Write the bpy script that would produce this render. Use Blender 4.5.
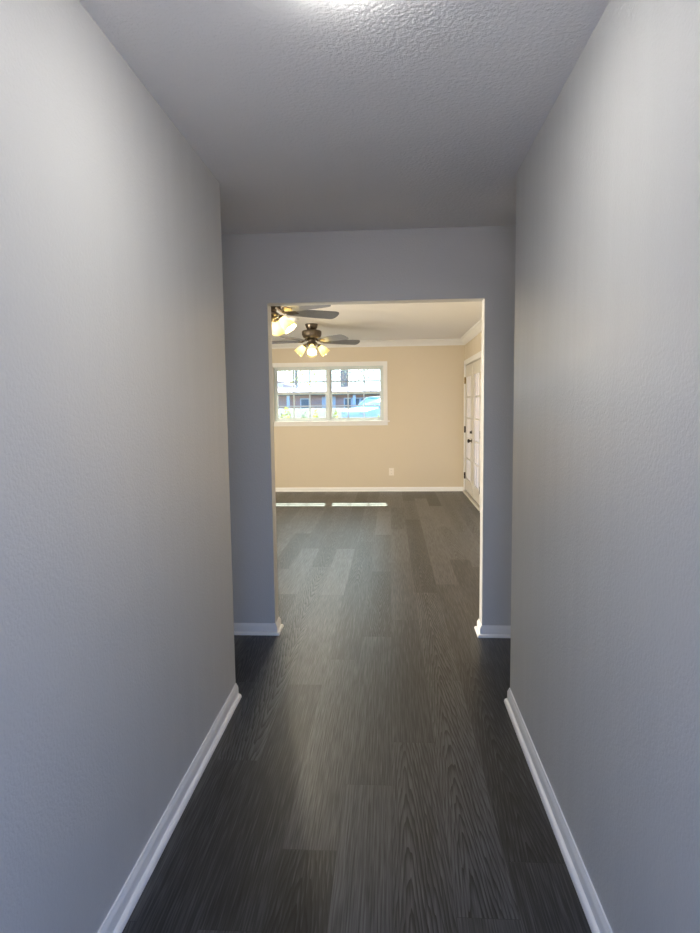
import bpy, bmesh, math, random
from mathutils import Vector, Matrix
random.seed(7)
C = bpy.context.scene.collection
for o in list(bpy.data.objects): bpy.data.objects.remove(o)
PI = math.pi

# ------------------------------------------------------------------ camera
F, YAW, PITCH, ROLL, EYE = 629.1, 3.741, 5.642, 0.734, 1.4292
y_, t_, r_ = (math.radians(v) for v in (YAW, PITCH, ROLL))
fw = Vector((-math.sin(y_)*math.cos(t_), math.cos(y_)*math.cos(t_), -math.sin(t_)))
rt = Vector((math.cos(y_), math.sin(y_), 0)); up = rt.cross(fw)
R_ = rt*math.cos(r_) - up*math.sin(r_); U_ = rt*math.sin(r_) + up*math.cos(r_)
cam = bpy.data.objects.new('camera', bpy.data.cameras.new('camera')); C.objects.link(cam)
cam.data.sensor_fit = 'HORIZONTAL'; cam.data.sensor_width = 36; cam.data.lens = F/700*36
cam.data.clip_start = 0.02; cam.data.clip_end = 500
M4 = Matrix((R_, U_, -fw)).transposed().to_4x4(); M4.translation = Vector((0, 0, EYE))
cam.matrix_world = M4
bpy.context.scene.camera = cam

# ------------------------------------------------------------------ exposure, world, sun
vs = bpy.context.scene.view_settings
vs.view_transform = 'Standard'; vs.look = 'None'; vs.gamma = 1; vs.use_curve_mapping = False
vs.exposure = 0.0
SUN_DIR = Vector((0.075, -1.0, -0.976)).normalized()
world = bpy.data.worlds.new('sky'); bpy.context.scene.world = world; world.use_nodes = True
wt = world.node_tree; bg = wt.nodes['Background']
tcw = wt.nodes.new('ShaderNodeTexCoord'); spw = wt.nodes.new('ShaderNodeSeparateXYZ'); rmp = wt.nodes.new('ShaderNodeValToRGB')
wt.links.new(tcw.outputs['Generated'], spw.inputs[0]); wt.links.new(spw.outputs[2], rmp.inputs[0]); 
def wmath(op, a, b):                              # white glow of the haze on the sun's side of the sky
    n = wt.nodes.new('ShaderNodeMath'); n.operation = op; n.use_clamp = True
    for i, v in enumerate((a, b)):
        if isinstance(v, (int, float)): n.inputs[i].default_value = v
        else: wt.links.new(v, n.inputs[i])
    return n.outputs[0]
glow = wmath('MULTIPLY', wmath('POWER', wmath('MAXIMUM', spw.outputs[1], 0.0), 2.0), wmath('MULTIPLY', wmath('SUBTRACT', spw.outputs[2], 0.04), 6.0))
mxw = wt.nodes.new('ShaderNodeMix'); mxw.data_type = 'RGBA'; mxw.inputs[7].default_value = (2.3, 2.6, 2.7, 1)
wt.links.new(glow, mxw.inputs[0]); wt.links.new(rmp.outputs[0], mxw.inputs[6]); wt.links.new(mxw.outputs[2], bg.inputs[0])
el = rmp.color_ramp.elements                      # hazy white horizon rising into blue
el[0].position = 0.0; el[0].color = (0.86, 1.06, 1.18, 1); el[1].position = 1.0; el[1].color = (0.12, 0.28, 0.80, 1)
for p_, c_ in ((0.06, (0.84, 1.04, 1.20)), (0.12, (0.42, 0.92, 2.25)), (0.5, (0.30, 0.72, 1.9))): el.new(p_).color = (*c_, 1)
bg.inputs[1].default_value = 2.6
sun = bpy.data.objects.new('sun', bpy.data.lights.new('sun', 'SUN')); C.objects.link(sun)
sun.data.energy = 21.0; sun.data.angle = 0.009; sun.data.color = (1.0, 0.93, 0.82)
sun.rotation_euler = SUN_DIR.to_track_quat('-Z', 'Y').to_euler(); sun.location = (-2, 40, 40)
def portal(name, loc, d, sx, sz):
    l = bpy.data.lights.new(name, 'AREA'); l.shape = 'RECTANGLE'; l.size = sx; l.size_y = sz
    l.cycles.is_portal = True
    o = bpy.data.objects.new(name, l); C.objects.link(o); o.location = loc
    o.rotation_euler = Vector(d).to_track_quat('-Z', 'Z').to_euler()
LED_STRENGTH = 200.0; BULB_STRENGTH = 900.0

# ------------------------------------------------------------------ dimensions
H = 2.44
XL, XR = -0.770, 0.562            # hallway walls
D1, D2, D2b = 2.935, 3.79, 3.905  # hallway end, middle wall front and back
OL, OR_, OT = -0.7297, 0.5515, 2.035
D3, XB, XW = 10.27, 1.185, -3.6   # living room back, right, left
YE = -0.45                        # entry wall
LWY0, LWY1, LWZ0, LWZ1 = 4.1, 5.9, 0.15, 2.15     # opening added for the fill light, unseen left of the view
dl = bpy.data.lights.new('far_room_fill', 'AREA'); dl.shape = 'RECTANGLE'; dl.size = LWY1-LWY0-.1; dl.size_y = LWZ1-LWZ0-.1
dl.energy = 300; dl.color = (1.0, 0.86, 0.65)  # warm fill light added to brighten the far room
dlo = bpy.data.objects.new('far_room_fill', dl); C.objects.link(dlo); dlo.location = (XW-.05, (LWY0+LWY1)/2, (LWZ0+LWZ1)/2)
dlo.rotation_euler = Vector((1, 0, 0)).to_track_quat('-Z', 'Z').to_euler()
portal('entry_portal', (0.05, YE-0.13, 1.03), (0, 1, 0), 1.0, 2.05)
portal('window_portal', (-1.0, D3+0.16, 1.6), (0, -1, 0), 1.8, 0.9)
portal('patio_portal', (XB+0.16, 9.2, 1.03), (-1, 0, 0), 1.85, 2.05)

# ------------------------------------------------------------------ material helpers
def mat(name, col, rough=0.5, metal=0.0, spec=0.5, bump=None, var=None):
    m = bpy.data.materials.new(name); m.use_nodes = True
    nt = m.node_tree; b = nt.nodes['Principled BSDF']
    b.inputs['Base Color'].default_value = (*col, 1); b.inputs['Roughness'].default_value = rough
    b.inputs['Metallic'].default_value = metal; b.inputs['Specular IOR Level'].default_value = spec
    tc = nt.nodes.new('ShaderNodeTexCoord')
    if var:                                   # (scale, amount): slight uneven tone of the thing itself
        n = nt.nodes.new('ShaderNodeTexNoise'); n.inputs['Scale'].default_value = var[0]; n.inputs['Detail'].default_value = 4
        mx = nt.nodes.new('ShaderNodeMix'); mx.data_type = 'RGBA'
        mx.inputs[6].default_value = (*[c*(1-var[1]) for c in col], 1)
        mx.inputs[7].default_value = (*[min(1, c*(1+var[1])) for c in col], 1)
        nt.links.new(tc.outputs['Object'], n.inputs['Vector'])
        nt.links.new(n.outputs['Fac'], mx.inputs[0]); nt.links.new(mx.outputs[2], b.inputs['Base Color'])
    if bump:                                  # (scale, strength, distance)
        n = nt.nodes.new('ShaderNodeTexNoise'); n.inputs['Scale'].default_value = bump[0]; n.inputs['Detail'].default_value = 3
        bp = nt.nodes.new('ShaderNodeBump'); bp.inputs['Strength'].default_value = bump[1]; bp.inputs['Distance'].default_value = bump[2]
        nt.links.new(tc.outputs['Object'], n.inputs['Vector'])
        nt.links.new(n.outputs['Fac'], bp.inputs['Height']); nt.links.new(bp.outputs[0], b.inputs['Normal'])
    return m
def emit(name, col, s):
    m = bpy.data.materials.new(name); m.use_nodes = True; nt = m.node_tree; nt.nodes.clear()
    e = nt.nodes.new('ShaderNodeEmission'); e.inputs[0].default_value = (*col, 1); e.inputs[1].default_value = s
    o = nt.nodes.new('ShaderNodeOutputMaterial'); nt.links.new(e.outputs[0], o.inputs[0]); return m

def wall_paint(name, col):
    m = mat(name, col, 0.42, bump=(120, 0.4, 0.004))
    nt = m.node_tree; b = nt.nodes['Principled BSDF']
    tc = nt.nodes.new('ShaderNodeTexCoord'); mp = nt.nodes.new('ShaderNodeMapping'); mp.inputs['Scale'].default_value = (9, 9, 0.9)
    n = nt.nodes.new('ShaderNodeTexNoise'); n.inputs['Scale'].default_value = 1.6; n.inputs['Detail'].default_value = 4
    r = nt.nodes.new('ShaderNodeMapRange'); r.inputs[1].default_value = 0.3; r.inputs[2].default_value = 0.7
    r.inputs[3].default_value = 0.32; r.inputs[4].default_value = 0.43
    nt.links.new(tc.outputs['Object'], mp.inputs[0]); nt.links.new(mp.outputs[0], n.inputs['Vector'])
    nt.links.new(n.outputs['Fac'], r.inputs[0]); nt.links.new(r.outputs[0], b.inputs['Roughness'])
    return m

def plank_floor():
    m = bpy.data.materials.new('vinyl_plank'); m.use_nodes = True
    nt = m.node_tree; L = nt.links; b = nt.nodes['Principled BSDF']
    def math_(op, a, bb=None):
        n = nt.nodes.new('ShaderNodeMath'); n.operation = op
        for i, v in enumerate((a, bb)):
            if v is None: continue
            if isinstance(v, (int, float)): n.inputs[i].default_value = v
            else: L.new(v, n.inputs[i])
        return n.outputs[0]
    tc = nt.nodes.new('ShaderNodeTexCoord'); sp = nt.nodes.new('ShaderNodeSeparateXYZ'); L.new(tc.outputs['Object'], sp.inputs[0])
    W, LEN = 0.178, 1.52
    xs = math_('DIVIDE', math_('ADD', sp.outputs[0], 20*W + 0.004), W)
    col = math_('FLOOR', xs); fx = math_('FRACT', xs)
    wn = nt.nodes.new('ShaderNodeTexWhiteNoise'); wn.noise_dimensions = '1D'; L.new(col, wn.inputs['W'])
    off = wn.outputs['Value']                       # end joints: staggered, the rows in the hallway as laid
    for k_, o_ in ((17, .972), (18, .76), (19, .525), (20, .324), (21, .922), (22, .775)):
        hit = math_('COMPARE', col, float(k_))
        off = math_('ADD', math_('MULTIPLY', off, math_('SUBTRACT', 1.0, hit)), math_('MULTIPLY', hit, o_))
    ys = math_('ADD', math_('DIVIDE', sp.outputs[1], LEN), off)
    row = math_('FLOOR', ys); fy = math_('FRACT', ys)
    cb = nt.nodes.new('ShaderNodeCombineXYZ'); L.new(col, cb.inputs[0]); L.new(row, cb.inputs[1])
    w2 = nt.nodes.new('ShaderNodeTexWhiteNoise'); w2.noise_dimensions = '3D'; L.new(cb.outputs[0], w2.inputs['Vector'])
    pv = w2.outputs['Value']
    # cathedral grain on some planks, straight grain on the others
    gx = math_('MULTIPLY', math_('SUBTRACT', fx, 0.5), W)
    sc = nt.nodes.new('ShaderNodeSeparateColor'); L.new(w2.outputs['Color'], sc.inputs[0])
    qv = sc.outputs[1]; q3 = sc.outputs[2]
    px = math_('ADD', gx, math_('MULTIPLY', math_('SUBTRACT', q3, 0.5), 0.09))
    gv = nt.nodes.new('ShaderNodeCombineXYZ')
    L.new(sp.outputs[0], gv.inputs[0]); L.new(math_('MULTIPLY', sp.outputs[1], 0.06), gv.inputs[1]); L.new(math_('MULTIPLY', pv, 37.0), gv.inputs[2])
    nz = nt.nodes.new('ShaderNodeTexNoise'); nz.inputs['Scale'].default_value = 22; nz.inputs['Detail'].default_value = 3.0; nz.inputs['Roughness'].default_value = 0.55
    L.new(gv.outputs[0], nz.inputs['Vector'])
    wob = math_('MULTIPLY', math_('SUBTRACT', nz.outputs['Fac'], 0.5), 3.6)
    u = math_('DIVIDE', px, 0.0125)
    cath = math_('ADD', math_('SQRT', math_('ADD', math_('MULTIPLY', u, u), 0.35)), math_('MULTIPLY', sp.outputs[1], math_('SUBTRACT', math_('MULTIPLY', math_('GREATER_THAN', q3, 0.5), 15.0), 7.5)))
    strt = math_('DIVIDE', px, 0.0085)
    pick = math_('GREATER_THAN', qv, 0.45)
    base_v = math_('ADD', math_('MULTIPLY', cath, pick), math_('MULTIPLY', strt, math_('SUBTRACT', 1.0, pick)))
    ring = math_('FRACT', math_('ADD', base_v, wob))
    ring = math_('POWER', ring, 3.0)
    ring = math_('MULTIPLY', ring, math_('ADD', 0.35, math_('MULTIPLY', pick, 0.75)))
    ring = math_('MULTIPLY', ring, math_('SUBTRACT', 1.3, math_('MULTIPLY', math_('ABSOLUTE', gx), 9.0)))
    # fine pores
    fv = nt.nodes.new('ShaderNodeCombineXYZ')
    L.new(math_('MULTIPLY', sp.outputs[0], 1.0), fv.inputs[0]); L.new(math_('MULTIPLY', sp.outputs[1], 0.03), fv.inputs[1]); L.new(math_('MULTIPLY', pv, 11.0), fv.inputs[2])
    fn = nt.nodes.new('ShaderNodeTexNoise'); fn.inputs['Scale'].default_value = 210; fn.inputs['Detail'].default_value = 3
    L.new(fv.outputs[0], fn.inputs['Vector'])
    # blotchy tone
    bn = nt.nodes.new('ShaderNodeTexNoise'); bn.inputs['Scale'].default_value = 3.0; L.new(gv.outputs[0], bn.inputs['Vector'])
    tone = math_('ADD', math_('ADD', math_('MULTIPLY', pv, 0.44), 0.10), math_('ADD', math_('MULTIPLY', fn.outputs['Fac'], 1.35), -0.44))
    tone = math_('SUBTRACT', tone, math_('MULTIPLY', ring, 0.75))
    tone = math_('ADD', tone, math_('MULTIPLY', bn.outputs['Fac'], 0.25))
    cr = nt.nodes.new('ShaderNodeValToRGB'); L.new(tone, cr.inputs[0])
    e = cr.color_ramp.elements
    e[0].position = 0.0; e[0].color = (0.002, 0.002, 0.002, 1); e[1].position = 1.0; e[1].color = (0.082, 0.086, 0.092, 1)
    mid = e.new(0.45); mid.color = (0.0145, 0.0150, 0.0165, 1)
    # seams
    sx = math_('LESS_THAN', math_('MINIMUM', fx, math_('SUBTRACT', 1.0, fx)), 0.006)
    sy = math_('LESS_THAN', math_('MINIMUM', fy, math_('SUBTRACT', 1.0, fy)), 0.0009)
    seam = math_('MAXIMUM', sx, sy)
    mx = nt.nodes.new('ShaderNodeMix'); mx.data_type = 'RGBA'; L.new(math_('MULTIPLY', seam, 0.75), mx.inputs[0]); L.new(cr.outputs[0], mx.inputs[6]); mx.inputs[7].default_value = (0.012, 0.012, 0.012, 1)
    L.new(mx.outputs[2], b.inputs['Base Color'])
    rr = nt.nodes.new('ShaderNodeMapRange'); L.new(tone, rr.inputs[0]); rr.inputs[3].default_value = 0.42; rr.inputs[4].default_value = 0.34
    L.new(rr.outputs[0], b.inputs['Roughness'])
    b.inputs['Specular IOR Level'].default_value = 0.5
    hgt = math_('SUBTRACT', math_('MULTIPLY', tone, 0.5), math_('MULTIPLY', seam, 1.0))
    bp = nt.nodes.new('ShaderNodeBump'); bp.inputs['Strength'].default_value = 0.25; bp.inputs['Distance'].default_value = 0.0012
    L.new(hgt, bp.inputs['Height']); L.new(bp.outputs[0], b.inputs['Normal'])
    return m

def thin_glass(name, tint=(0.97, 0.985, 0.98)):
    m = bpy.data.materials.new(name); m.use_nodes = True; nt = m.node_tree; nt.nodes.clear()
    t = nt.nodes.new('ShaderNodeBsdfTransparent'); t.inputs[0].default_value = (*tint, 1)
    g = nt.nodes.new('ShaderNodeBsdfGlossy'); g.inputs['Roughness'].default_value = 0.01
    f = nt.nodes.new('ShaderNodeFresnel'); f.inputs[0].default_value = 1.35
    x = nt.nodes.new('ShaderNodeMixShader'); o = nt.nodes.new('ShaderNodeOutputMaterial')
    nt.links.new(f.outputs[0], x.inputs[0]); nt.links.new(t.outputs[0], x.inputs[1]); nt.links.new(g.outputs[0], x.inputs[2])
    nt.links.new(x.outputs[0], o.inputs[0]); return m
def translucent(name, col, frac=0.7, rough=0.6):
    m = bpy.data.materials.new(name); m.use_nodes = True; nt = m.node_tree; nt.nodes.clear()
    t = nt.nodes.new('ShaderNodeBsdfTranslucent'); t.inputs[0].default_value = (*col, 1)
    d = nt.nodes.new('ShaderNodeBsdfDiffuse'); d.inputs[0].default_value = (*col, 1)
    x = nt.nodes.new('ShaderNodeMixShader'); x.inputs[0].default_value = frac
    o = nt.nodes.new('ShaderNodeOutputMaterial')
    nt.links.new(d.outputs[0], x.inputs[1]); nt.links.new(t.outputs[0], x.inputs[2]); nt.links.new(x.outputs[0], o.inputs[0]); return m

M = dict(
    wall=wall_paint('grey_wall_paint', (0.56, 0.56, 0.55)), beige=wall_paint('beige_wall_paint', (0.64, 0.56, 0.43)), floor=plank_floor(),
    ceil=mat('ceiling_paint', (0.82, 0.81, 0.80), 0.75, spec=0.3, bump=(85, 0.5, 0.008)),
    trim=mat('trim_paint', (0.80, 0.80, 0.79), 0.30, var=(6, 0.02)),
    vinyl=mat('window_vinyl', (0.64, 0.70, 0.70), 0.35, var=(9, 0.02)), grid=mat('backlit_grid_bar', (0.34, 0.38, 0.38), 0.4, var=(9, 0.03)),  # grid: backlit shade of the upper muntins put into a darker grey
    glass=thin_glass('window_glass'),
    screen=thin_glass('screened_glass', (0.80, 0.88, 0.86)),
    door=mat('door_paint', (0.60, 0.57, 0.50), 0.35, var=(5, 0.02)),
    film=translucent('frosted_film', (0.97, 0.87, 0.78), 0.9),
    bronze=mat('oil_rubbed_bronze', (0.045, 0.035, 0.028), 0.38, 0.7, var=(40, 0.3)),
    brass=mat('antique_brass', (0.30, 0.22, 0.10), 0.4, 0.9, var=(40, 0.2)),
    pewter=mat('antique_pewter', (0.14, 0.115, 0.09), 0.28, 0.9, var=(30, 0.25)),
    blade=mat('fan_blade_laminate', (0.17, 0.18, 0.21), 0.32, var=(18, 0.18)),
    plate=mat('outlet_plastic', (0.82, 0.76, 0.68), 0.4, var=(20, 0.02)),
    slot=mat('outlet_slot', (0.05, 0.045, 0.04), 0.6, var=(20, 0.1)),
    whiteplastic=mat('white_plastic', (0.85, 0.85, 0.85), 0.4, var=(20, 0.02)),
    led=emit('led_lens', (1.0, 0.975, 0.93), LED_STRENGTH),
    bulb=emit('warm_bulb', (1.0, 0.91, 0.75), BULB_STRENGTH),
    shade=translucent('frosted_shade', (0.93, 0.86, 0.58), 0.6),
    lawn=mat('leafy_lawn', (0.15, 0.13, 0.085), 0.9, var=(1.3, 0.5)),
    street=mat('patio_concrete', (0.80, 0.69, 0.57), 0.9, var=(2, 0.08)),
    concrete=mat('buff_bounce_concrete', (0.88, 0.72, 0.60), 0.9, var=(2, 0.08)),  # pale warm tone chosen to bounce light into the hallway
    roof=mat('pale_roof_shingle', (0.70, 0.66, 0.62), 0.85, var=(3, 0.12)),
    fascia=mat('dark_fascia', (0.10, 0.13, 0.12), 0.7, var=(3, 0.1)),
    brick=mat('red_brick', (0.72, 0.42, 0.32), 0.9, var=(14, 0.2)),
    siding=mat('blue_siding', (0.55, 0.63, 0.80), 0.7, var=(4, 0.06)),
    darkglass=mat('dark_pane', (0.16, 0.22, 0.25), 0.15, var=(3, 0.1)),
    bark=mat('tree_bark', (0.24, 0.24, 0.20), 0.95, var=(9, 0.35)),
    leaf=translucent('yellow_green_leaf', (0.62, 0.60, 0.16), 0.5),
    leaf2=translucent('grey_green_leaf', (0.42, 0.48, 0.30), 0.5),
    car=mat('white_car_paint', (0.84, 0.82, 0.78), 0.25, var=(2, 0.02)),
    carglass=mat('teal_car_glass', (0.24, 0.48, 0.56), 0.08, var=(2, 0.1)),
    tyre=mat('black_tyre', (0.03, 0.03, 0.03), 0.8, var=(9, 0.1)),
    rim=mat('wheel_rim', (0.5, 0.5, 0.52), 0.3, 0.8, var=(9, 0.1)),
    lamp=mat('car_lamp_plastic', (0.75, 0.72, 0.70), 0.2, var=(9, 0.05)),
    soffit=mat('soffit_paint', (0.75, 0.73, 0.70), 0.8, var=(3, 0.03)),
)

# ------------------------------------------------------------------ mesh helpers
def tag(o, label, cat=None, group=None, kind=None):
    o['label'] = label
    if cat: o['category'] = cat
    if group: o['group'] = group
    if kind: o['kind'] = kind
    return o
def obj(name, bm, m, parent=None, smooth=False, auto=None):
    bmesh.ops.recalc_face_normals(bm, faces=bm.faces)
    me = bpy.data.meshes.new(name); bm.to_mesh(me); bm.free(); me.materials.append(m)
    if smooth or auto:
        for p in me.polygons: p.use_smooth = True
        if auto: me.set_sharp_from_angle(angle=math.radians(auto))
    o = bpy.data.objects.new(name, me); C.objects.link(o)
    if parent: o.parent = parent
    return o
def empty(name, loc=(0, 0, 0), rz=0):
    o = bpy.data.objects.new(name, None); C.objects.link(o); o.location = loc; o.rotation_euler = (0, 0, rz)
    o.empty_display_size = 0.1; return o
def box(bm, x0, x1, y0, y1, z0, z1, bev=0):
    r = bmesh.ops.create_cube(bm, size=1)
    vs_ = r['verts']
    for v in vs_:
        v.co = Vector((x0 + (v.co.x+.5)*(x1-x0), y0 + (v.co.y+.5)*(y1-y0), z0 + (v.co.z+.5)*(z1-z0)))
    if bev:
        es = {e for v in vs_ for e in v.link_edges}
        bmesh.ops.bevel(bm, geom=list(es), offset=bev, segments=2, affect='EDGES', profile=0.7)
def prism(bm, pts, z0, z1):
    a = [bm.verts.new((x, y, z0)) for x, y in pts]; b = [bm.verts.new((x, y, z1)) for x, y in pts]
    bm.faces.new(a[::-1]); bm.faces.new(b); n = len(pts)
    for i in range(n): bm.faces.new((a[i], a[(i+1) % n], b[(i+1) % n], b[i]))
def extrude_poly(bm, pts3, vec):
    a = [bm.verts.new(p) for p in pts3]; b = [bm.verts.new(Vector(p)+Vector(vec)) for p in pts3]
    bm.faces.new(a[::-1]); bm.faces.new(b); n = len(a)
    for i in range(n): bm.faces.new((a[i], a[(i+1) % n], b[(i+1) % n], b[i]))
def lathe(bm, prof, seg=32, loc=(0, 0, 0), mtx=None):
    rings = []
    for r, z in prof:
        if r < 1e-6: rings.append([bm.verts.new((0, 0, z))])
        else: rings.append([bm.verts.new((r*math.cos(2*PI*k/seg), r*math.sin(2*PI*k/seg), z)) for k in range(seg)])
    for a, b in zip(rings, rings[1:]):
        for k in range(seg):
            k2 = (k+1) % seg
            if len(a) == 1 and len(b) == 1: continue
            if len(a) == 1: bm.faces.new((a[0], b[k], b[k2]))
            elif len(b) == 1: bm.faces.new((a[k], a[k2], b[0]))
            else: bm.faces.new((a[k], a[k2], b[k2], b[k]))
    T = Matrix.Translation(Vector(loc)) @ (mtx.to_4x4() if mtx else Matrix.Identity(4))
    for ring in rings:
        for v in ring: v.co = T @ v.co
def tube(bm, pts, rad, seg=8):
    rads = rad if isinstance(rad, (list, tuple)) else [rad]*len(pts)
    pts = [Vector(p) for p in pts]; rings = []
    for i, p in enumerate(pts):
        d = (pts[min(i+1, len(pts)-1)] - pts[max(i-1, 0)]).normalized()
        a = d.cross(Vector((0, 0, 1)) if abs(d.z) < .9 else Vector((1, 0, 0))).normalized(); b = d.cross(a)
        rings.append([bm.verts.new(p + rads[i]*(a*math.cos(2*PI*k/seg)+b*math.sin(2*PI*k/seg))) for k in range(seg)])
    for a, b in zip(rings, rings[1:]):
        for k in range(seg): bm.faces.new((a[k], a[(k+1) % seg], b[(k+1) % seg], b[k]))
    bm.faces.new(rings[0][::-1]); bm.faces.new(rings[-1])
def sweep(bm, path, prof, side=1, closed=False):
    """profile (offset, z) along a plan path with mitred corners; side=+1 offsets to the left of travel"""
    P = [Vector(p) for p in path]; n = len(P); rings = []
    for i in range(n):
        d0 = (P[i]-P[i-1]).normalized() if (i > 0 or closed) else None
        d1 = (P[(i+1) % n]-P[i]).normalized() if (i < n-1 or closed) else None
        n0 = Vector((-d0.y, d0.x)) if d0 else None; n1 = Vector((-d1.y, d1.x)) if d1 else None
        if n0 and n1: m = (n0+n1)/(1+n0.dot(n1))
        else: m = n0 or n1
        rings.append([bm.verts.new((P[i].x+side*o*m.x, P[i].y+side*o*m.y, z)) for o, z in prof])
    k = len(prof)
    for i in range(n if closed else n-1):
        a, b = rings[i], rings[(i+1) % n]
        for j in range(k): bm.faces.new((a[j], a[(j+1) % k], b[(j+1) % k], b[j]))
    if not closed: bm.faces.new(rings[0][::-1]); bm.faces.new(rings[-1])
def struct(name, bm, m, label, cat, **k):
    return tag(obj(name, bm, m, **k), label, cat, kind='structure')

# ------------------------------------------------------------------ room shell
XO0, XO1 = -3.75, 2.6
bm = bmesh.new(); box(bm, XO0, XO1, YE-0.12, D3+0.15, -0.12, 0)
struct('floor', bm, M['floor'], 'dark grey wood-look vinyl plank floor running from hallway into far room', 'floor')
bm = bmesh.new(); box(bm, XO0, XO1, YE-0.12, D3+0.15, H, H+0.14)
struct('ceiling', bm, M['ceil'], 'textured flat ceiling over the hallway and far room', 'ceiling')
T = 0.115
bm = bmesh.new(); prism(bm, [(XL, YE), (XL, D1), (XO0, D1), (XO0, D1-T), (XL-T, D1-T), (XL-T, YE)], 0, H)
struct('wall_left', bm, M['wall'], 'grey painted wall along the left side of the hallway', 'wall')
bm = bmesh.new(); prism(bm, [(XR, YE), (XR, D1), (XO1, D1), (XO1, D1-T), (XR+T, D1-T), (XR+T, YE)], 0, H)
struct('wall_right', bm, M['wall'], 'grey satin painted wall along the right side of the hallway', 'wall')
bm = bmesh.new()
extrude_poly(bm, [(XO0, D2, 0), (OL, D2, 0), (OL, D2, OT), (OR_, D2, OT), (OR_, D2, 0), (XO1, D2, 0), (XO1, D2, H), (XO0, D2, H)], (0, D2b-D2, 0))
struct('wall_middle', bm, M['wall'], 'grey wall with the wide uncased opening at the hallway end', 'wall')
# back wall with the window hole
WX0, WX1, WZ0, WZ1 = -1.915, -0.110, 1.155, 2.050
bm = bmesh.new()
for a in ((XO0, WX0, 0, H), (WX1, XB, 0, H), (WX0, WX1, 0, WZ0), (WX0, WX1, WZ1, H)):
    box(bm, a[0], a[1], D3, D3+0.15, a[2], a[3])
struct('wall_back', bm, M['beige'], 'beige-lit back wall of the far room holding the window', 'wall')
DY0, DY1, DZ1 = 8.31, 10.13, 2.034
bm = bmesh.new()
for a in ((D2b, DY0, 0, H), (DY1, D3+0.15, 0, H), (DY0, DY1, DZ1, H)):
    box(bm, XB, XB+0.15, a[0], a[1], a[2], a[3])
struct('wall_far_right', bm, M['beige'], 'right wall of the far room with the glazed double door', 'wall')
bm = bmesh.new()
for a in ((D1, LWY0, 0, H), (LWY1, D3, 0, H), (LWY0, LWY1, 0, LWZ0), (LWY0, LWY1, LWZ1, H)): box(bm, XO0, XW, a[0], a[1], a[2], a[3])
struct('wall_far_left', bm, M['beige'], 'left wall of the far room with an opening added for the fill light, out of view', 'wall')
bm = bmesh.new(); box(bm, XO1-0.12, XO1, D1, D2, 0, H)
struct('wall_cross_end', bm, M['wall'], 'end wall of the cross passage on the right', 'wall')
bm = bmesh.new()
EX0, EX1, EZ = -0.45, 0.55, 2.05
for a in ((XL-T, EX0, 0, H), (EX1, XR+T, 0, H), (EX0, EX1, EZ, H)):
    box(bm, a[0], a[1], YE-0.12, YE, a[2], a[3])
struct('wall_entry', bm, M['wall'], 'entry wall behind the viewer with an open doorway', 'wall')

# ------------------------------------------------------------------ baseboards, crown, jamb corners
BASE = [(0, 0), (0.028, 0), (0.0275, 0.006), (0.025, 0.012), (0.020, 0.0165), (0.013, 0.0185), (0.013, 0.050), (0.010, 0.058), (0.006, 0.064), (0.005, 0.069), (0, 0.069)]
def base(name, path, side, label):
    bm = bmesh.new(); sweep(bm, path, BASE, side)
    struct(name, bm, M['trim'], label, 'baseboard', auto=40)
base('baseboard_left', [(XL, YE), (XL, D1)], -1, 'white baseboard with shoe moulding along the left hallway wall')
base('baseboard_right', [(XR, YE), (XR, D1)], 1, 'white baseboard with shoe moulding along the right hallway wall')
base('baseboard_passage_left', [(XL, D1), (XW, D1)], -1, 'white baseboard in the cross passage, around the left hallway corner')
base('baseboard_passage_right', [(XR, D1), (XO1-.12, D1)], 1, 'white baseboard in the cross passage, around the right hallway corner')
base('baseboard_middle_left', [(XW, D2), (OL, D2), (OL, D2b), (XW, D2b)], -1, 'white baseboard wrapping the left side of the opening')
base('baseboard_middle_right', [(XO1-.12, D2), (OR_, D2), (OR_, D2b), (XB, D2b), (XB, DY0-0.07)], 1, 'white baseboard wrapping the right side of the opening')
base('baseboard_back', [(XB, DY1+0.075), (XB, D3), (XW, D3), (XW, D2b)], 1, 'white baseboard along the back wall of the far room')
CROWN = [(0, H), (0.085, H), (0.085, H-0.010), (0.070, H-0.016), (0.052, H-0.034), (0.030, H-0.062), (0.016, H-0.074), (0.012, H-0.095), (0, H-0.095)]
bm = bmesh.new(); sweep(bm, [(XW, D2b), (XB, D2b), (XB, D3), (XW, D3)], CROWN, 1, closed=True)
struct('trim_1', bm, M['trim'], 'white crown moulding around the far room ceiling', 'crown moulding', auto=40)

# ------------------------------------------------------------------ window (twin double-hung unit)
win = empty('window_1', ((WX0+WX1)/2, D3, WZ0)); tag(win, 'white twin double-hung window with grid muntins on the back wall', 'window', kind='structure')
WO = Vector(win.location)
def wobj(name, bm, m, parent=None, **k):
    for v in bm.verts: v.co -= WO
    return obj(name, bm, m, parent or win, **k)
bm = bmesh.new(); c = 0.062
box(bm, WX0-c, WX0+.004, D3-.018, D3-.0005, WZ0+.004, WZ1+c, .004); box(bm, WX1-.004, WX1+c, D3-.018, D3-.0005, WZ0+.004, WZ1+c, .004)
box(bm, WX0+.003, WX1-.003, D3-.018, D3-.0005, WZ1-.004, WZ1+c, .004)
wobj('casing', bm, M['trim'])
bm = bmesh.new(); box(bm, WX0-c-.03, WX1+c+.035, D3-.045, D3-.0005, WZ0-.014, WZ0+.006, .005); box(bm, WX0+.001, WX1-.001, D3-.001, D3+.07, WZ0+.0005, WZ0+.006)
wobj('stool', bm, M['trim'])
bm = bmesh.new(); box(bm, WX0-c, WX1+c, D3-.016, D3-.0005, WZ0-.072, WZ0-.0145, .004)
wobj('apron', bm, M['trim'])
bm = bmesh.new(); MXC = -1.008
y0, y1 = D3+.06, D3+.148
e = .001
box(bm, WX0+e, WX0+.030, y0, y1, WZ0+.007, WZ1-e); box(bm, WX1-.030, WX1-e, y0, y1, WZ0+.007, WZ1-e)
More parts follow.
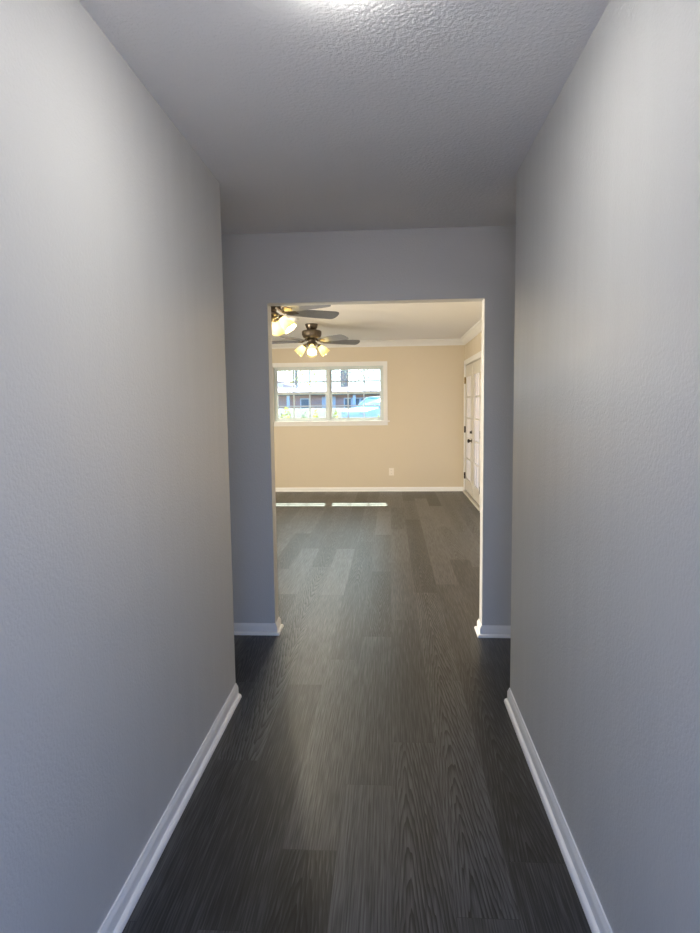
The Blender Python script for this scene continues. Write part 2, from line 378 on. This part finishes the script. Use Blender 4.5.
box(bm, WX0+.030, WX1-.030, y0, y1, WZ1-.030, WZ1-e); box(bm, WX0+.030, WX1-.030, y0, y1, WZ0+.007, WZ0+.028)
box(bm, MXC-.020, MXC+.020, y0-.012, y1, WZ0+.028, WZ1-.030)
wobj('frame', bm, M['vinyl'])
ZM = 1.612
def sash(x0, x1, z0, z1, ya, yb, rail, gm, gridm):
    bm = bmesh.new()
    box(bm, x0, x0+rail, ya, yb, z0, z1); box(bm, x1-rail, x1, ya, yb, z0, z1)
    box(bm, x0+rail, x1-rail, ya, yb, z0, z0+rail); box(bm, x0+rail, x1-rail, ya, yb, z1-rail, z1)
    s = wobj('sash', bm, M['vinyl'])
    bm = bmesh.new(); ym = (ya+yb)/2
    gx0, gx1, gz0, gz1 = x0+rail, x1-rail, z0+rail, z1-rail
    for k in (1, 2):
        xx = gx0+(gx1-gx0)*k/3; box(bm, xx-.009, xx+.009, ym-.009, ym+.009, gz0, gz1)
    zz = (gz0+gz1)/2; box(bm, gx0, gx1, ym-.0085, ym+.0085, zz-.009, zz+.009)
    wobj('muntin_grid', bm, gridm, s)
    bm = bmesh.new(); box(bm, gx0-.003, gx1+.003, ym+.010, ym+.013, gz0-.003, gz1+.003)
    wobj('pane', bm, gm, s)
    return s
for x0, x1 in ((WX0+.0305, MXC-.021), (MXC+.021, WX1-.0305)):
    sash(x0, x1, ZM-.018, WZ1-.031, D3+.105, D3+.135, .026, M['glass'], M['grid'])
    s = sash(x0, x1, WZ0+.029, ZM+.020, D3+.068, D3+.098, .032, M['screen'], M['vinyl'])
    bm = bmesh.new(); xm = (x0+x1)/2
    for xx in (xm-.2, xm+.2): box(bm, xx-.028, xx+.028, D3+.070, D3+.090, ZM+.0205, ZM+.034, .003)
    wobj('sash_lock', bm, M['vinyl'], s)

# unseen window added around the fill light that brightens the far room
w2 = empty('added_fill_window', (XW-.1, (LWY0+LWY1)/2, LWZ0)); tag(w2, 'tall white window added around the fill light in the far room left wall, out of view', 'window', kind='structure')
bm = bmesh.new(); ya, yb, za, zb = LWY0-w2.location.y+.001, LWY1-w2.location.y-.001, .001, LWZ1-LWZ0-.001
for q in ((ya, ya+.05, za, zb), (yb-.05, yb, za, zb), (-.03, .03, za+.05, zb-.05), (ya+.05, yb-.05, za, za+.05), (ya+.05, yb-.05, zb-.05, zb)): box(bm, -.04, .0, *q)
obj('frame', bm, M['vinyl'], w2)
for q in ((ya+.05, -.03), (.03, yb-.05)):
    bm = bmesh.new(); box(bm, -.022, -.018, q[0], q[1], za+.05, zb-.05); obj('pane', bm, M['glass'], w2)

# ------------------------------------------------------------------ french door
door = empty('door_1', (XB, (DY0+DY1)/2, 0)); tag(door, 'cream double door with gridded glass panes on the far room right wall', 'door', kind='structure')
DO = Vector(door.location)
def dobj(name, bm, m, parent=None, **k):
    for v in bm.verts: v.co -= DO
    return obj(name, bm, m, parent or door, **k)
bm = bmesh.new(); cs = 0.060
box(bm, XB-.018, XB-.0005, DY1-.010, DY1+.070, 0.001, DZ1+cs, .004); box(bm, XB-.018, XB-.0005, DY0-.070, DY0+.010, 0.001, DZ1+cs, .004)
box(bm, XB-.018, XB-.0005, DY0+.010, DY1-.010, DZ1-.014, DZ1+cs, .004)
dobj('casing', bm, M['trim'])
bm = bmesh.new()
box(bm, XB, XB+.149, DY1-.022, DY1-.001, 0.001, DZ1-.001); box(bm, XB, XB+.149, DY0+.001, DY0+.022, 0.001, DZ1-.001); box(bm, XB, XB+.149, DY0+.022, DY1-.022, DZ1-.022, DZ1-.001)
dobj('jamb', bm, M['door'])
bm = bmesh.new(); box(bm, XB-.03, XB+.15, DY0+.023, DY1-.023, 0.0005, 0.035, .006)
dobj('threshold', bm, M['door'])
LX0, LX1 = XB+.004, XB+.046
ZB, ZT = 0.048, 2.004
def leaf(y0, y1, ga, gb, hinge_y):
    g0, g1 = 0.245, 1.835
    bm = bmesh.new()
    box(bm, LX0, LX1, y0, ga, ZB, ZT); box(bm, LX0, LX1, gb, y1, ZB, ZT)
    box(bm, LX0, LX1, ga, gb, ZB, g0); box(bm, LX0, LX1, ga, gb, g1, ZT)
    l = dobj('door_leaf', bm, M['door'])
    bm = bmesh.new(); w = .022
    for a in ((ga-w, ga+.004, g0-w, g1+w), (gb-.004, gb+w, g0-w, g1+w)): box(bm, LX0-.007, LX0, *a, .002)
    for a in ((ga+.004, gb-.004, g0-w, g0+.004), (ga+.004, gb-.004, g1-.004, g1+w)): box(bm, LX0-.007, LX0, *a, .002)
    dobj('glazing_bead', bm, M['door'], l)
    bm = bmesh.new()
    for k in (1, 2): yy = ga+(gb-ga)*k/3; box(bm, LX0+.002, LX0+.020, yy-.010, yy+.010, g0, g1)
    for k in range(1, 5): zz = g0+(g1-g0)*k/5; box(bm, LX0+.003, LX0+.019, ga, gb, zz-.010, zz+.010)
    dobj('muntin_grid', bm, M['door'], l)
    bm = bmesh.new(); box(bm, LX0+.025, LX0+.029, ga, gb, g0, g1)
    dobj('pane', bm, M['glass'], l)
    bm = bmesh.new(); box(bm, LX0+.021, LX0+.022, ga, gb, g0, g1)
    dobj('frosted_film', bm, M['film'], l)
    bm = bmesh.new(); box(bm, LX0+.004, LX0+.034, y0+.002, y1-.002, ZB-.011, ZB-.0005)
    dobj('door_sweep', bm, M['tyre'], l)
    for i, zz in enumerate((0.275, 1.010, 1.780)):
        bm = bmesh.new()
        lathe(bm, [(0, -.052), (.010, -.050), (.010, .050), (0, .052)], 10, (XB-.012, hinge_y, zz))
        box(bm, XB-.014, XB+.003, hinge_y-.018, hinge_y+.018, zz-.05, zz+.05)
        hg = dobj('hinge', bm, M['brass'] if i == 2 else M['bronze'], l, auto=40)
        hg['label'] = 'brass-toned top hinge' if i == 2 else 'dark bronze hinge'
    return l
l1 = leaf(9.241, 10.104, 9.42, 9.93, 10.106)
l2 = leaf(8.336, 9.237, 8.50, 9.06, 8.334)
RX = Matrix.Rotation(-PI/2, 3, 'Y')      # lathe axis towards -X
bm = bmesh.new(); lathe(bm, [(0, 0), (.033, 0), (.033, .004), (.028, .009), (.012, .012), (.011, .030), (.016, .034), (.026, .042), (.029, .052), (.026, .062), (.014, .068), (0, .069)], 24, (LX0, 9.302, .872), RX)
k = dobj('knob', bm, M['bronze'], l1, smooth=True); k['label'] = 'dark bronze round knob'
bm = bmesh.new(); lathe(bm, [(0, 0), (.028, 0), (.028, .006), (.022, .012), (.009, .014), (.008, .020), (0, .020)], 24, (LX0, 9.302, 1.000), RX)
box(bm, LX0-.036, LX0-.018, 9.297, 9.307, .98, 1.016, .003)
k = dobj('deadbolt', bm, M['bronze'], l1, auto=40); k['label'] = 'dark bronze thumb-turn deadbolt'
bm = bmesh.new(); box(bm, LX0-.008, LX0, 9.220, 9.254, ZB+.01, ZT-.01, .003)
dobj('astragal', bm, M['door'], l2)

# ------------------------------------------------------------------ ceiling light in the hallway
cl = empty('ceiling_light', (-0.105, 1.555, H)); tag(cl, 'round flush white LED light on the hallway ceiling at the top edge', 'ceiling light')
bm = bmesh.new(); lathe(bm, [(.077, -.0005), (.090, -.0005), (.092, -.004), (.088, -.009), (.080, -.011), (.077, -.008), (.077, -.0005)], 40)
obj('trim_ring', bm, M['whiteplastic'], cl, smooth=True)
bm = bmesh.new(); lathe(bm, [(0, -.034), (.030, -.0325), (.056, -.026), (.072, -.016), (.076, -.010), (.076, -.004), (0, -.004)], 40)
obj('lens', bm, M['led'], cl)

# ------------------------------------------------------------------ ceiling fans
def make_fan(blade_turn, kit_turn):
    root = empty('ceiling_fan')
    bm = bmesh.new(); lathe(bm, [(0, 0), (.078, 0), (.080, -.008), (.072, -.046), (.062, -.058), (.058, -.075), (0, -.075)], 32)
    obj('canopy', bm, M['pewter'], root, auto=35)
    bm = bmesh.new()
    lathe(bm, [(0, -.072), (.066, -.072), (.104, -.078), (.120, -.088), (.122, -.100), (.120, -.140), (.114, -.160), (.100, -.176), (.074, -.190), (.060, -.196), (0, -.196)], 40)
    for k_ in range(20):
        a = 2*PI*k_/20
        tube(bm, [(.1215*math.cos(a), .1215*math.sin(a), -.096), (.1195*math.cos(a), .1195*math.sin(a), -.140)], .004, 6)
    obj('motor_housing', bm, M['pewter'], root, auto=35)
    ZBL = -.212
    for k_ in range(5):
        a = 2*PI*k_/5 + math.radians(blade_turn)
        R2 = Matrix.Rotation(a, 4, 'Z'); TW = R2 @ Matrix.Translation((0, 0, ZBL)) @ Matrix.Rotation(math.radians(-19), 4, 'X')
        bm = bmesh.new()
        out = []
        pts = [(.170, .052), (.26, .060), (.45, .068), (.610, .071), (.634, .064), (.650, .040), (.656, 0)]
        pl_ = [(x, -w) for x, w in pts] + [(x, w) for x, w in pts[::-1][1:]]
        prism(bm, pl_, -.003, .003)
        for v in bm.verts: v.co = TW @ v.co
        bl = obj('blade', bm, M['blade'], root)
        bm = bmesh.new()
        prism(bm, [(.165, -.030), (.215, -.040), (.235, -.014), (.262, 0), (.235, .014), (.215, .040), (.165, .030), (.14, .012), (.14, -.012)], -.009, -.0032)
        for v in bm.verts: v.co = TW @ v.co
        T2 = R2
        tube(bm, [T2 @ Vector(p) for p in ((.070, 0, -.190), (.100, 0, -.204), (.125, 0, -.219), (.155, 0, -.218))], [.014, .013, .011, .010], 8)
        for sy in (-.022, .022):
            lathe(bm, [(0, -.012), (.006, -.011), (.007, -.009), (0, -.009)], 8, TW @ Vector((.205, sy, 0)))
        obj('blade_iron', bm, M['pewter'], bl, auto=35)
    bm = bmesh.new()
    lathe(bm, [(0, -.194), (.046, -.194), (.050, -.206), (.046, -.218), (.066, -.232), (.070, -.246), (.060, -.264), (.034, -.280), (.014, -.286), (.012, -.298), (0, -.304)], 32)
    fit = obj('light_kit', bm, M['pewter'], root, auto=35)
    for k_ in range(4):
        a = math.radians(kit_turn) + k_*PI/2
        tilt = math.radians(42)
        axis = Vector((math.cos(a)*math.sin(tilt), math.sin(a)*math.sin(tilt), -math.cos(tilt)))
        q = axis.to_track_quat('Z', 'Y').to_matrix()
        n0 = Vector((math.cos(a)*.088, math.sin(a)*.088, -.268))
        bm = bmesh.new()
        tube(bm, [(math.cos(a)*.050, math.sin(a)*.050, -.250), (math.cos(a)*.075, math.sin(a)*.075, -.250), n0+axis*.004], [.009, .009, .010], 8)
        lathe(bm, [(0, -.012), (.016, -.012), (.027, .0), (.029, .014), (.025, .016), (0, .016)], 20, n0, q)
        arm = obj('lamp_arm', bm, M['pewter'], root, auto=35)
        bm = bmesh.new()
        po = [(.025, .010), (.031, .020), (.041, .048), (.050, .080), (.057, .110), (.063, .134)]
        pi_ = [(r-.003, z) for r, z in po[::-1]]
        lathe(bm, po + [(.0620, .1355)] + pi_, 28, n0, q)
        sh = obj('lamp_shade', bm, M['shade'], root, smooth=True)
        sh['label'] = 'cream frosted glass shade'
        bm = bmesh.new()
        lathe(bm, [(0, .018), (.011, .020), (.013, .035), (.022, .058), (.025, .074), (.020, .090), (.010, .098), (0, .100)], 14, n0, q)
        obj('bulb', bm, M['bulb'], sh, smooth=True)
    return root
fan = make_fan(27, -83); fan.location = (-.985, 8.0, H)
tag(fan, 'farther five-blade ceiling fan with four lit shades, hanging nearest the window', 'ceiling fan', 'ceiling fans in the far room')
fan1 = make_fan(35, -12); fan1.location = (-1.01, 5.4, H)
tag(fan1, 'nearer ceiling fan half hidden behind the left edge of the opening', 'ceiling fan', 'ceiling fans in the far room')

# ------------------------------------------------------------------ smoke detector, outlet
sd = empty('smoke_detector', (-1.13, 7.45, H)); tag(sd, 'small round white detector on the far room ceiling between the two fans', 'smoke detector')
bm = bmesh.new(); lathe(bm, [(0, 0), (.060, 0), (.062, -.010), (.056, -.026), (.048, -.030), (.046, -.027), (0, -.027)], 32)
obj('body', bm, M['whiteplastic'], sd, auto=35)
bm = bmesh.new(); lathe(bm, [(0, -.0275), (.040, -.0275), (.034, -.036), (0, -.037)], 24)
obj('sensor_cap', bm, M['whiteplastic'], sd, auto=35)
ot = empty('wall_outlet', (0.008, D3, 0.322)); tag(ot, 'cream duplex electrical outlet low on the back wall', 'outlet')
bm = bmesh.new(); box(bm, -.040, .040, -.006, -.0003, -.061, .061, .003); obj('cover_plate', bm, M['plate'], ot)
for zz in (-.021, .021):
    bm = bmesh.new(); box(bm, -.017, .017, -.0085, -.006, zz-.015, zz+.015, .001)
    rc = obj('receptacle', bm, M['plate'], ot)
    bm = bmesh.new(); box(bm, -.008, -.006, -.0088, -.0082, zz-.002, zz+.007); box(bm, .006, .008, -.0088, -.0082, zz-.002, zz+.007); lathe(bm, [(0, -.0003), (.003, -.0003), (.003, .0003), (0, .0003)], 10, (0, -.0085, zz-.008), Matrix.Rotation(PI/2, 3, 'X'))
    obj('slots', bm, M['slot'], rc)
bm = bmesh.new(); lathe(bm, [(0, 0), (.003, 0), (.003, .0012), (0, .0016)], 10, (0, -.006, 0), Matrix.Rotation(PI/2, 3, 'X')); obj('screw', bm, M['plate'], ot)

# ------------------------------------------------------------------ outdoors
GZ = -0.35
def ground_z(x, y):
    for (ya, za), (yb, zb) in zip(PROF, PROF[1:]):
        if y <= yb:
            t = max(0, (y-ya)/(yb-ya)); t = t*t*(3-2*t); return za+(zb-za)*t
    return PROF[-1][1]
PROF = [(18, GZ), (31, .30), (35, .34), (41.5, 1.22), (44, 1.15), (45.6, GZ), (200, GZ)]
bm = bmesh.new(); xs_ = [-70, -40, -25, -15, -8, -3.76, 0, 2.61, 8, 15, 25, 40, 70]; ys_ = [-40, -20, -8, YE-.13, 3, 10.43] + [13, 17, 21] + list(range(22, 47, 1)) + [50, 60, 90, 140]
grid = [[bm.verts.new((x, y, ground_z(x, y))) for x in xs_] for y in ys_]
for j in range(len(ys_)-1):
    for i in range(len(xs_)-1): bm.faces.new((grid[j][i], grid[j][i+1], grid[j+1][i+1], grid[j+1][i]))
struct('ground', bm, M['lawn'], 'leaf-strewn tan lawn rising to a low crest outside the window', 'lawn', smooth=True)
bm = bmesh.new(); box(bm, -12, 12, -38, YE-.125, GZ-.05, -0.04)  # unseen slab added to bounce sunlight onto hallway ceiling and header
struct('bounce_ground', bm, M['concrete'], 'pale buff ground added behind the viewer to bounce light into the hallway', 'bounce_ground')
bm = bmesh.new(); box(bm, XB+.152, 5.5, 6.5, 12.5, GZ-.05, -0.02)
struct('patio', bm, M['street'], 'warm concrete patio outside the glazed double door', 'patio')
bm = bmesh.new()
extrude_poly(bm, [(XO0-.5, D3+.1505, H), (XO0-.5, D3+.98, H), (XO0-.5, D3+.98, H+.16), (XO0-.5, D3+.1505, H+.40)], (XB+.15+.3+.5-XO0, 0, 0))
struct('eave', bm, M['soffit'], 'roof eave projecting over the window outside', 'eave')

def at(px, py, Y):
    """direction of the reference photo through a point, cut with a plane at distance Y: only used to survey the yard"""
    U, V = px-350, py-466.5
    a = U*math.cos(r_) - V*math.sin(r_); b = U*math.sin(r_) + V*math.cos(r_)
    d = fw + rt*(a/F) - up*(b/F); t = Y/d.y
    return Vector((0, 0, EYE)) + d*t

# house across the lawn
hx0, hx1 = -11.2, 3.2; HY = 46.0; ez = 2.16
hs = empty('house', ((hx0+hx1)/2, HY, GZ)); tag(hs, 'low brick house with pale roof across the lawn seen through the window', 'house')
HO = Vector(hs.location)
def hobj(name, bm, m, parent=None, **k):
    for v in bm.verts: v.co -= HO
    return obj(name, bm, m, parent or hs, **k)
bm = bmesh.new(); box(bm, hx0, hx1, HY, HY+8, GZ, ez); hobj('wall', bm, M['brick'])
bm = bmesh.new(); extrude_poly(bm, [(hx0-.6, HY-.7, ez), (hx0-.6, HY-.7, ez+.16), (hx0-.6, HY+4, ez+.62), (hx0-.6, HY+8.7, ez+.16), (hx0-.6, HY+8.7, ez)], (hx1-hx0+1.2, 0, 0))
hobj('roof', bm, M['roof'])
bm = bmesh.new(); box(bm, hx0-.62, hx1+.62, HY-.75, HY-.70, ez-.06, ez+.20); hobj('fascia', bm, M['fascia'])
for xa, xb in ((-10.2, -8.9), (-6.6, -5.9), (-3.4, -1.6), (.6, 1.9)):
    bm = bmesh.new(); box(bm, xa, xb, HY-.06, HY-.001, ez-1.35, ez-.25)
    w_ = hobj('window', bm, M['trim'])
    bm = bmesh.new()
    n_ = 3 if xb-xa > 1 else 1
    for k_ in range(n_):
        u = (xb-xa)/n_; box(bm, xa+k_*u+.08, xa+(k_+1)*u-.08, HY-.075, HY-.0605, ez-1.27, ez-.33)
    hobj('pane', bm, M['darkglass'], w_)
bm = bmesh.new(); box(bm, -5.0, -4.0, HY-.05, HY-.001, GZ+.05, ez-.15); hobj('front_door', bm, M['trim'])
for xx in (-7.4, -4.6, -2.6):
    bm = bmesh.new(); box(bm, xx-.10, xx+.10, HY-.6, HY-.4, GZ, ez); hobj('porch_post', bm, M['trim'])

# blue gabled garage at the left
gY = 57.0
a = at(283, 394, gY); b = at(268, 376, gY)
gx1 = a.x; gx0 = gx1-6.5
gz = at(283, 382.5, gY).z
gr = empty('garage', ((gx0+gx1)/2, gY, GZ)); tag(gr, 'pale blue gabled garage at the left edge of the window view', 'garage')
GO = Vector(gr.location)
def gobj(name, bm, m, parent=None, **k):
    for v in bm.verts: v.co -= GO
    return obj(name, bm, m, parent or gr, **k)
bm = bmesh.new(); extrude_poly(bm, [(gx0, gY, GZ), (gx1, gY, GZ), (gx1, gY, gz-.15), ((gx0+gx1)/2, gY, gz+1.1), (gx0, gY, gz-.15)], (0, 6, 0)); gobj('wall', bm, M['siding'])
bm = bmesh.new(); xm = (gx0+gx1)/2
extrude_poly(bm, [(gx0-.3, gY-.3, gz-.26), (xm, gY-.3, gz+1.13), (gx1+.3, gY-.3, gz-.26), (gx1+.3, gY-.3, gz-.12), (xm, gY-.3, gz+1.29), (gx0-.3, gY-.3, gz-.12)], (0, 6.6, 0)); gobj('roof', bm, M['roof'])
bm = bmesh.new(); box(bm, xm-1.3, xm+1.3, gY-.05, gY-.001, GZ+.02, GZ+2.1); gobj('garage_door', bm, M['trim'])

# trees
def tree(px, Y, rad, h_, label, leafm, n, spread, zc, seed):
    rnd = random.Random(seed)
    p = at(px, 392, Y); gz_ = ground_z(p.x, Y)-.05
    root = empty('tree', (p.x, Y, gz_)); tag(root, label, 'tree', 'trees behind the house')
    bm = bmesh.new()
    tube(bm, [(0, 0, 0), (.02, 0, .25), (0, 0, h_*.35), (.05, 0, h_*.6), (.0, 0, h_*.85)], [rad*1.5, rad*1.1, rad, rad*.8, rad*.45], 12)
    for k_ in range(9):
        a_ = rnd.uniform(0, 2*PI); z0 = h_*rnd.uniform(.45, .8); l_ = spread*rnd.uniform(.6, 1)
        tube(bm, [(0, 0, z0), (l_*.5*math.cos(a_), l_*.5*math.sin(a_), z0+l_*.25), (l_*math.cos(a_), l_*math.sin(a_), z0+l_*.45)], [rad*.4, rad*.25, rad*.08], 6)
    obj('trunk', bm, M['bark'], root, smooth=True)
    bm = bmesh.new()
    for k_ in range(n):
        while True:
            v = Vector((rnd.uniform(-1, 1), rnd.uniform(-1, 1), rnd.uniform(-1, 1)))
            if v.length < 1: break
        q = Vector((v.x*spread, v.y*spread, zc+v.z*h_*.33))
        s = rnd.uniform(.10, .20); A = Vector((rnd.uniform(-1, 1), rnd.uniform(-1, 1), rnd.uniform(-1, 1))).normalized(); B = A.orthogonal().normalized()
        bm.faces.new([bm.verts.new(q+A*s), bm.verts.new(q+B*s*.5), bm.verts.new(q-A*s), bm.verts.new(q-B*s*.5)])
    obj('foliage', bm, leafm, root)
tree(344, 60, .32, 13, 'thick-trunked tree behind the house, seen through the right sash pair', M['leaf2'], 1300, 4.2, 7.6, 1)
tree(296.5, 72, .17, 12, 'slender tree behind the house, seen through the left sash pair', M['leaf'], 900, 4.2, 6.6, 2)

# shrubs under the window
def shrub(px, py, Y, wpx, label, leafm, seed):
    rnd = random.Random(seed); p = at(px, py, Y); w = wpx*Y/F/2
    root = empty('shrub', (p.x, Y, GZ)); tag(root, label, 'shrub', 'shrubs outside the window')
    top = p.z-GZ
    bm = bmesh.new()
    for k_ in range(7):
        a_ = rnd.uniform(0, 2*PI); tube(bm, [(0, 0, 0), (w*.4*math.cos(a_), w*.4*math.sin(a_), top*.6), (w*.7*math.cos(a_), w*.7*math.sin(a_), top*.92)], [.012, .009, .004], 5)
    obj('stems', bm, M['bark'], root)
    bm = bmesh.new()
    for k_ in range(420):
        v = Vector((rnd.gauss(0, .62), rnd.gauss(0, .62), rnd.uniform(-1, 1)))
        q = Vector((v.x*w, v.y*w, top*.62 + v.z*top*.38*max(.2, 1-.5*(v.x**2+v.y**2))))
        s = rnd.uniform(.02, .045); A = Vector((rnd.uniform(-1, 1), rnd.uniform(-1, 1), rnd.uniform(-.6, 1))).normalized(); B = A.orthogonal().normalized()
        bm.faces.new([bm.verts.new(q+A*s), bm.verts.new(q+B*s*.55), bm.verts.new(q-A*s), bm.verts.new(q-B*s*.55)])
    obj('foliage', bm, leafm, root)
shrub(286.5, 406.5, 13.5, 15, 'largest yellow shrub, behind the lower left panes', M['leaf'], 11)
shrub(304, 411, 13.8, 9, 'small yellow-green shrub just right of the largest one', M['leaf2'], 12)
shrub(315.5, 410, 13.3, 8, 'small yellow shrub beside the centre mullion, on its left', M['leaf'], 13)
shrub(335.5, 410, 13.6, 8, 'small yellow shrub beside the centre mullion, on its right', M['leaf'], 14)
shrub(378, 412.5, 13.2, 8, 'small yellow shrub at the lower right corner of the window', M['leaf'], 15)

# parked car
CYY = 33.0
pl_ = at(351, 412, CYY)
car = empty('car', (pl_.x+.1, CYY-.6, .34), math.radians(52)); tag(car, 'white parked car with teal windows behind the lower right panes', 'car')
def slab(bm, secs):
    """body cross sections along x: (x, halfwidth_low, z0, halfwidth_high, z1)"""
    rings = []
    for x, w0, z0, w1, z1 in secs:
        rings.append([bm.verts.new(v) for v in ((x, -w0, z0), (x, -w0*1.02, z0+(z1-z0)*.5), (x, -w1, z1-.04), (x, -w1*.9, z1), (x, w1*.9, z1), (x, w1, z1-.04), (x, w0*1.02, z0+(z1-z0)*.5), (x, w0, z0))])
    for p, q in zip(rings, rings[1:]):
        for k_ in range(8): bm.faces.new((p[k_], p[(k_+1) % 8], q[(k_+1) % 8], q[k_]))
    bm.faces.new(rings[0][::-1]); bm.faces.new(rings[-1])
bm = bmesh.new(); slab(bm, [(0, .70, .32, .62, .62), (.12, .84, .25, .78, .74), (.5, .88, .22, .82, .82), (1.25, .9, .2, .84, .93), (3.6, .9, .2, .84, .96), (4.3, .86, .25, .78, .94), (4.5, .76, .35, .68, .78)])
body = obj('body', bm, M['car'], car, auto=35)
bm = bmesh.new(); slab(bm, [(1.20, .80, .90, .74, .96), (1.95, .80, .92, .62, 1.44), (3.2, .80, .92, .62, 1.45), (4.15, .76, .92, .68, 1.0)])
obj('glazing', bm, M['carglass'], car, auto=35)
bm = bmesh.new(); slab(bm, [(1.92, .60, 1.425, .58, 1.475), (2.5, .62, 1.43, .60, 1.50), (3.25, .62, 1.425, .58, 1.475)])
for s_ in (-1, 1):
    for x0_, x1_ in ((1.22, 1.95), (4.12, 3.2)): tube(bm, [(x0_, s_*.76, .95), (x1_, s_*.63, 1.45)], .035, 6)
    tube(bm, [(2.6, s_*.82, .93), (2.6, s_*.635, 1.45)], .04, 6)
obj('roof_panel', bm, M['car'], car, auto=35)
RY = Matrix.Rotation(PI/2, 3, 'X')
for xx in (.85, 3.6):
    for s_ in (-.78, .78):
        bm = bmesh.new(); lathe(bm, [(.0, -.10), (.22, -.10), (.31, -.09), (.325, 0), (.31, .09), (.22, .10), (0, .10)], 24, (xx, s_, .325), RY)
        w_ = obj('wheel', bm, M['tyre'], car, auto=35)
        bm = bmesh.new(); lathe(bm, [(0, -.112), (.10, -.112), (.20, -.104), (.20, .104), (.10, .112), (0, .112)], 16, (xx, s_, .325), RY)
        obj('rim', bm, M['rim'], w_, auto=35)
for s_ in (-.62, .62):
    bm = bmesh.new(); box(bm, -.01, .12, s_-.14, s_+.14, .58, .70, .02); obj('headlight', bm, M['lamp'], car)
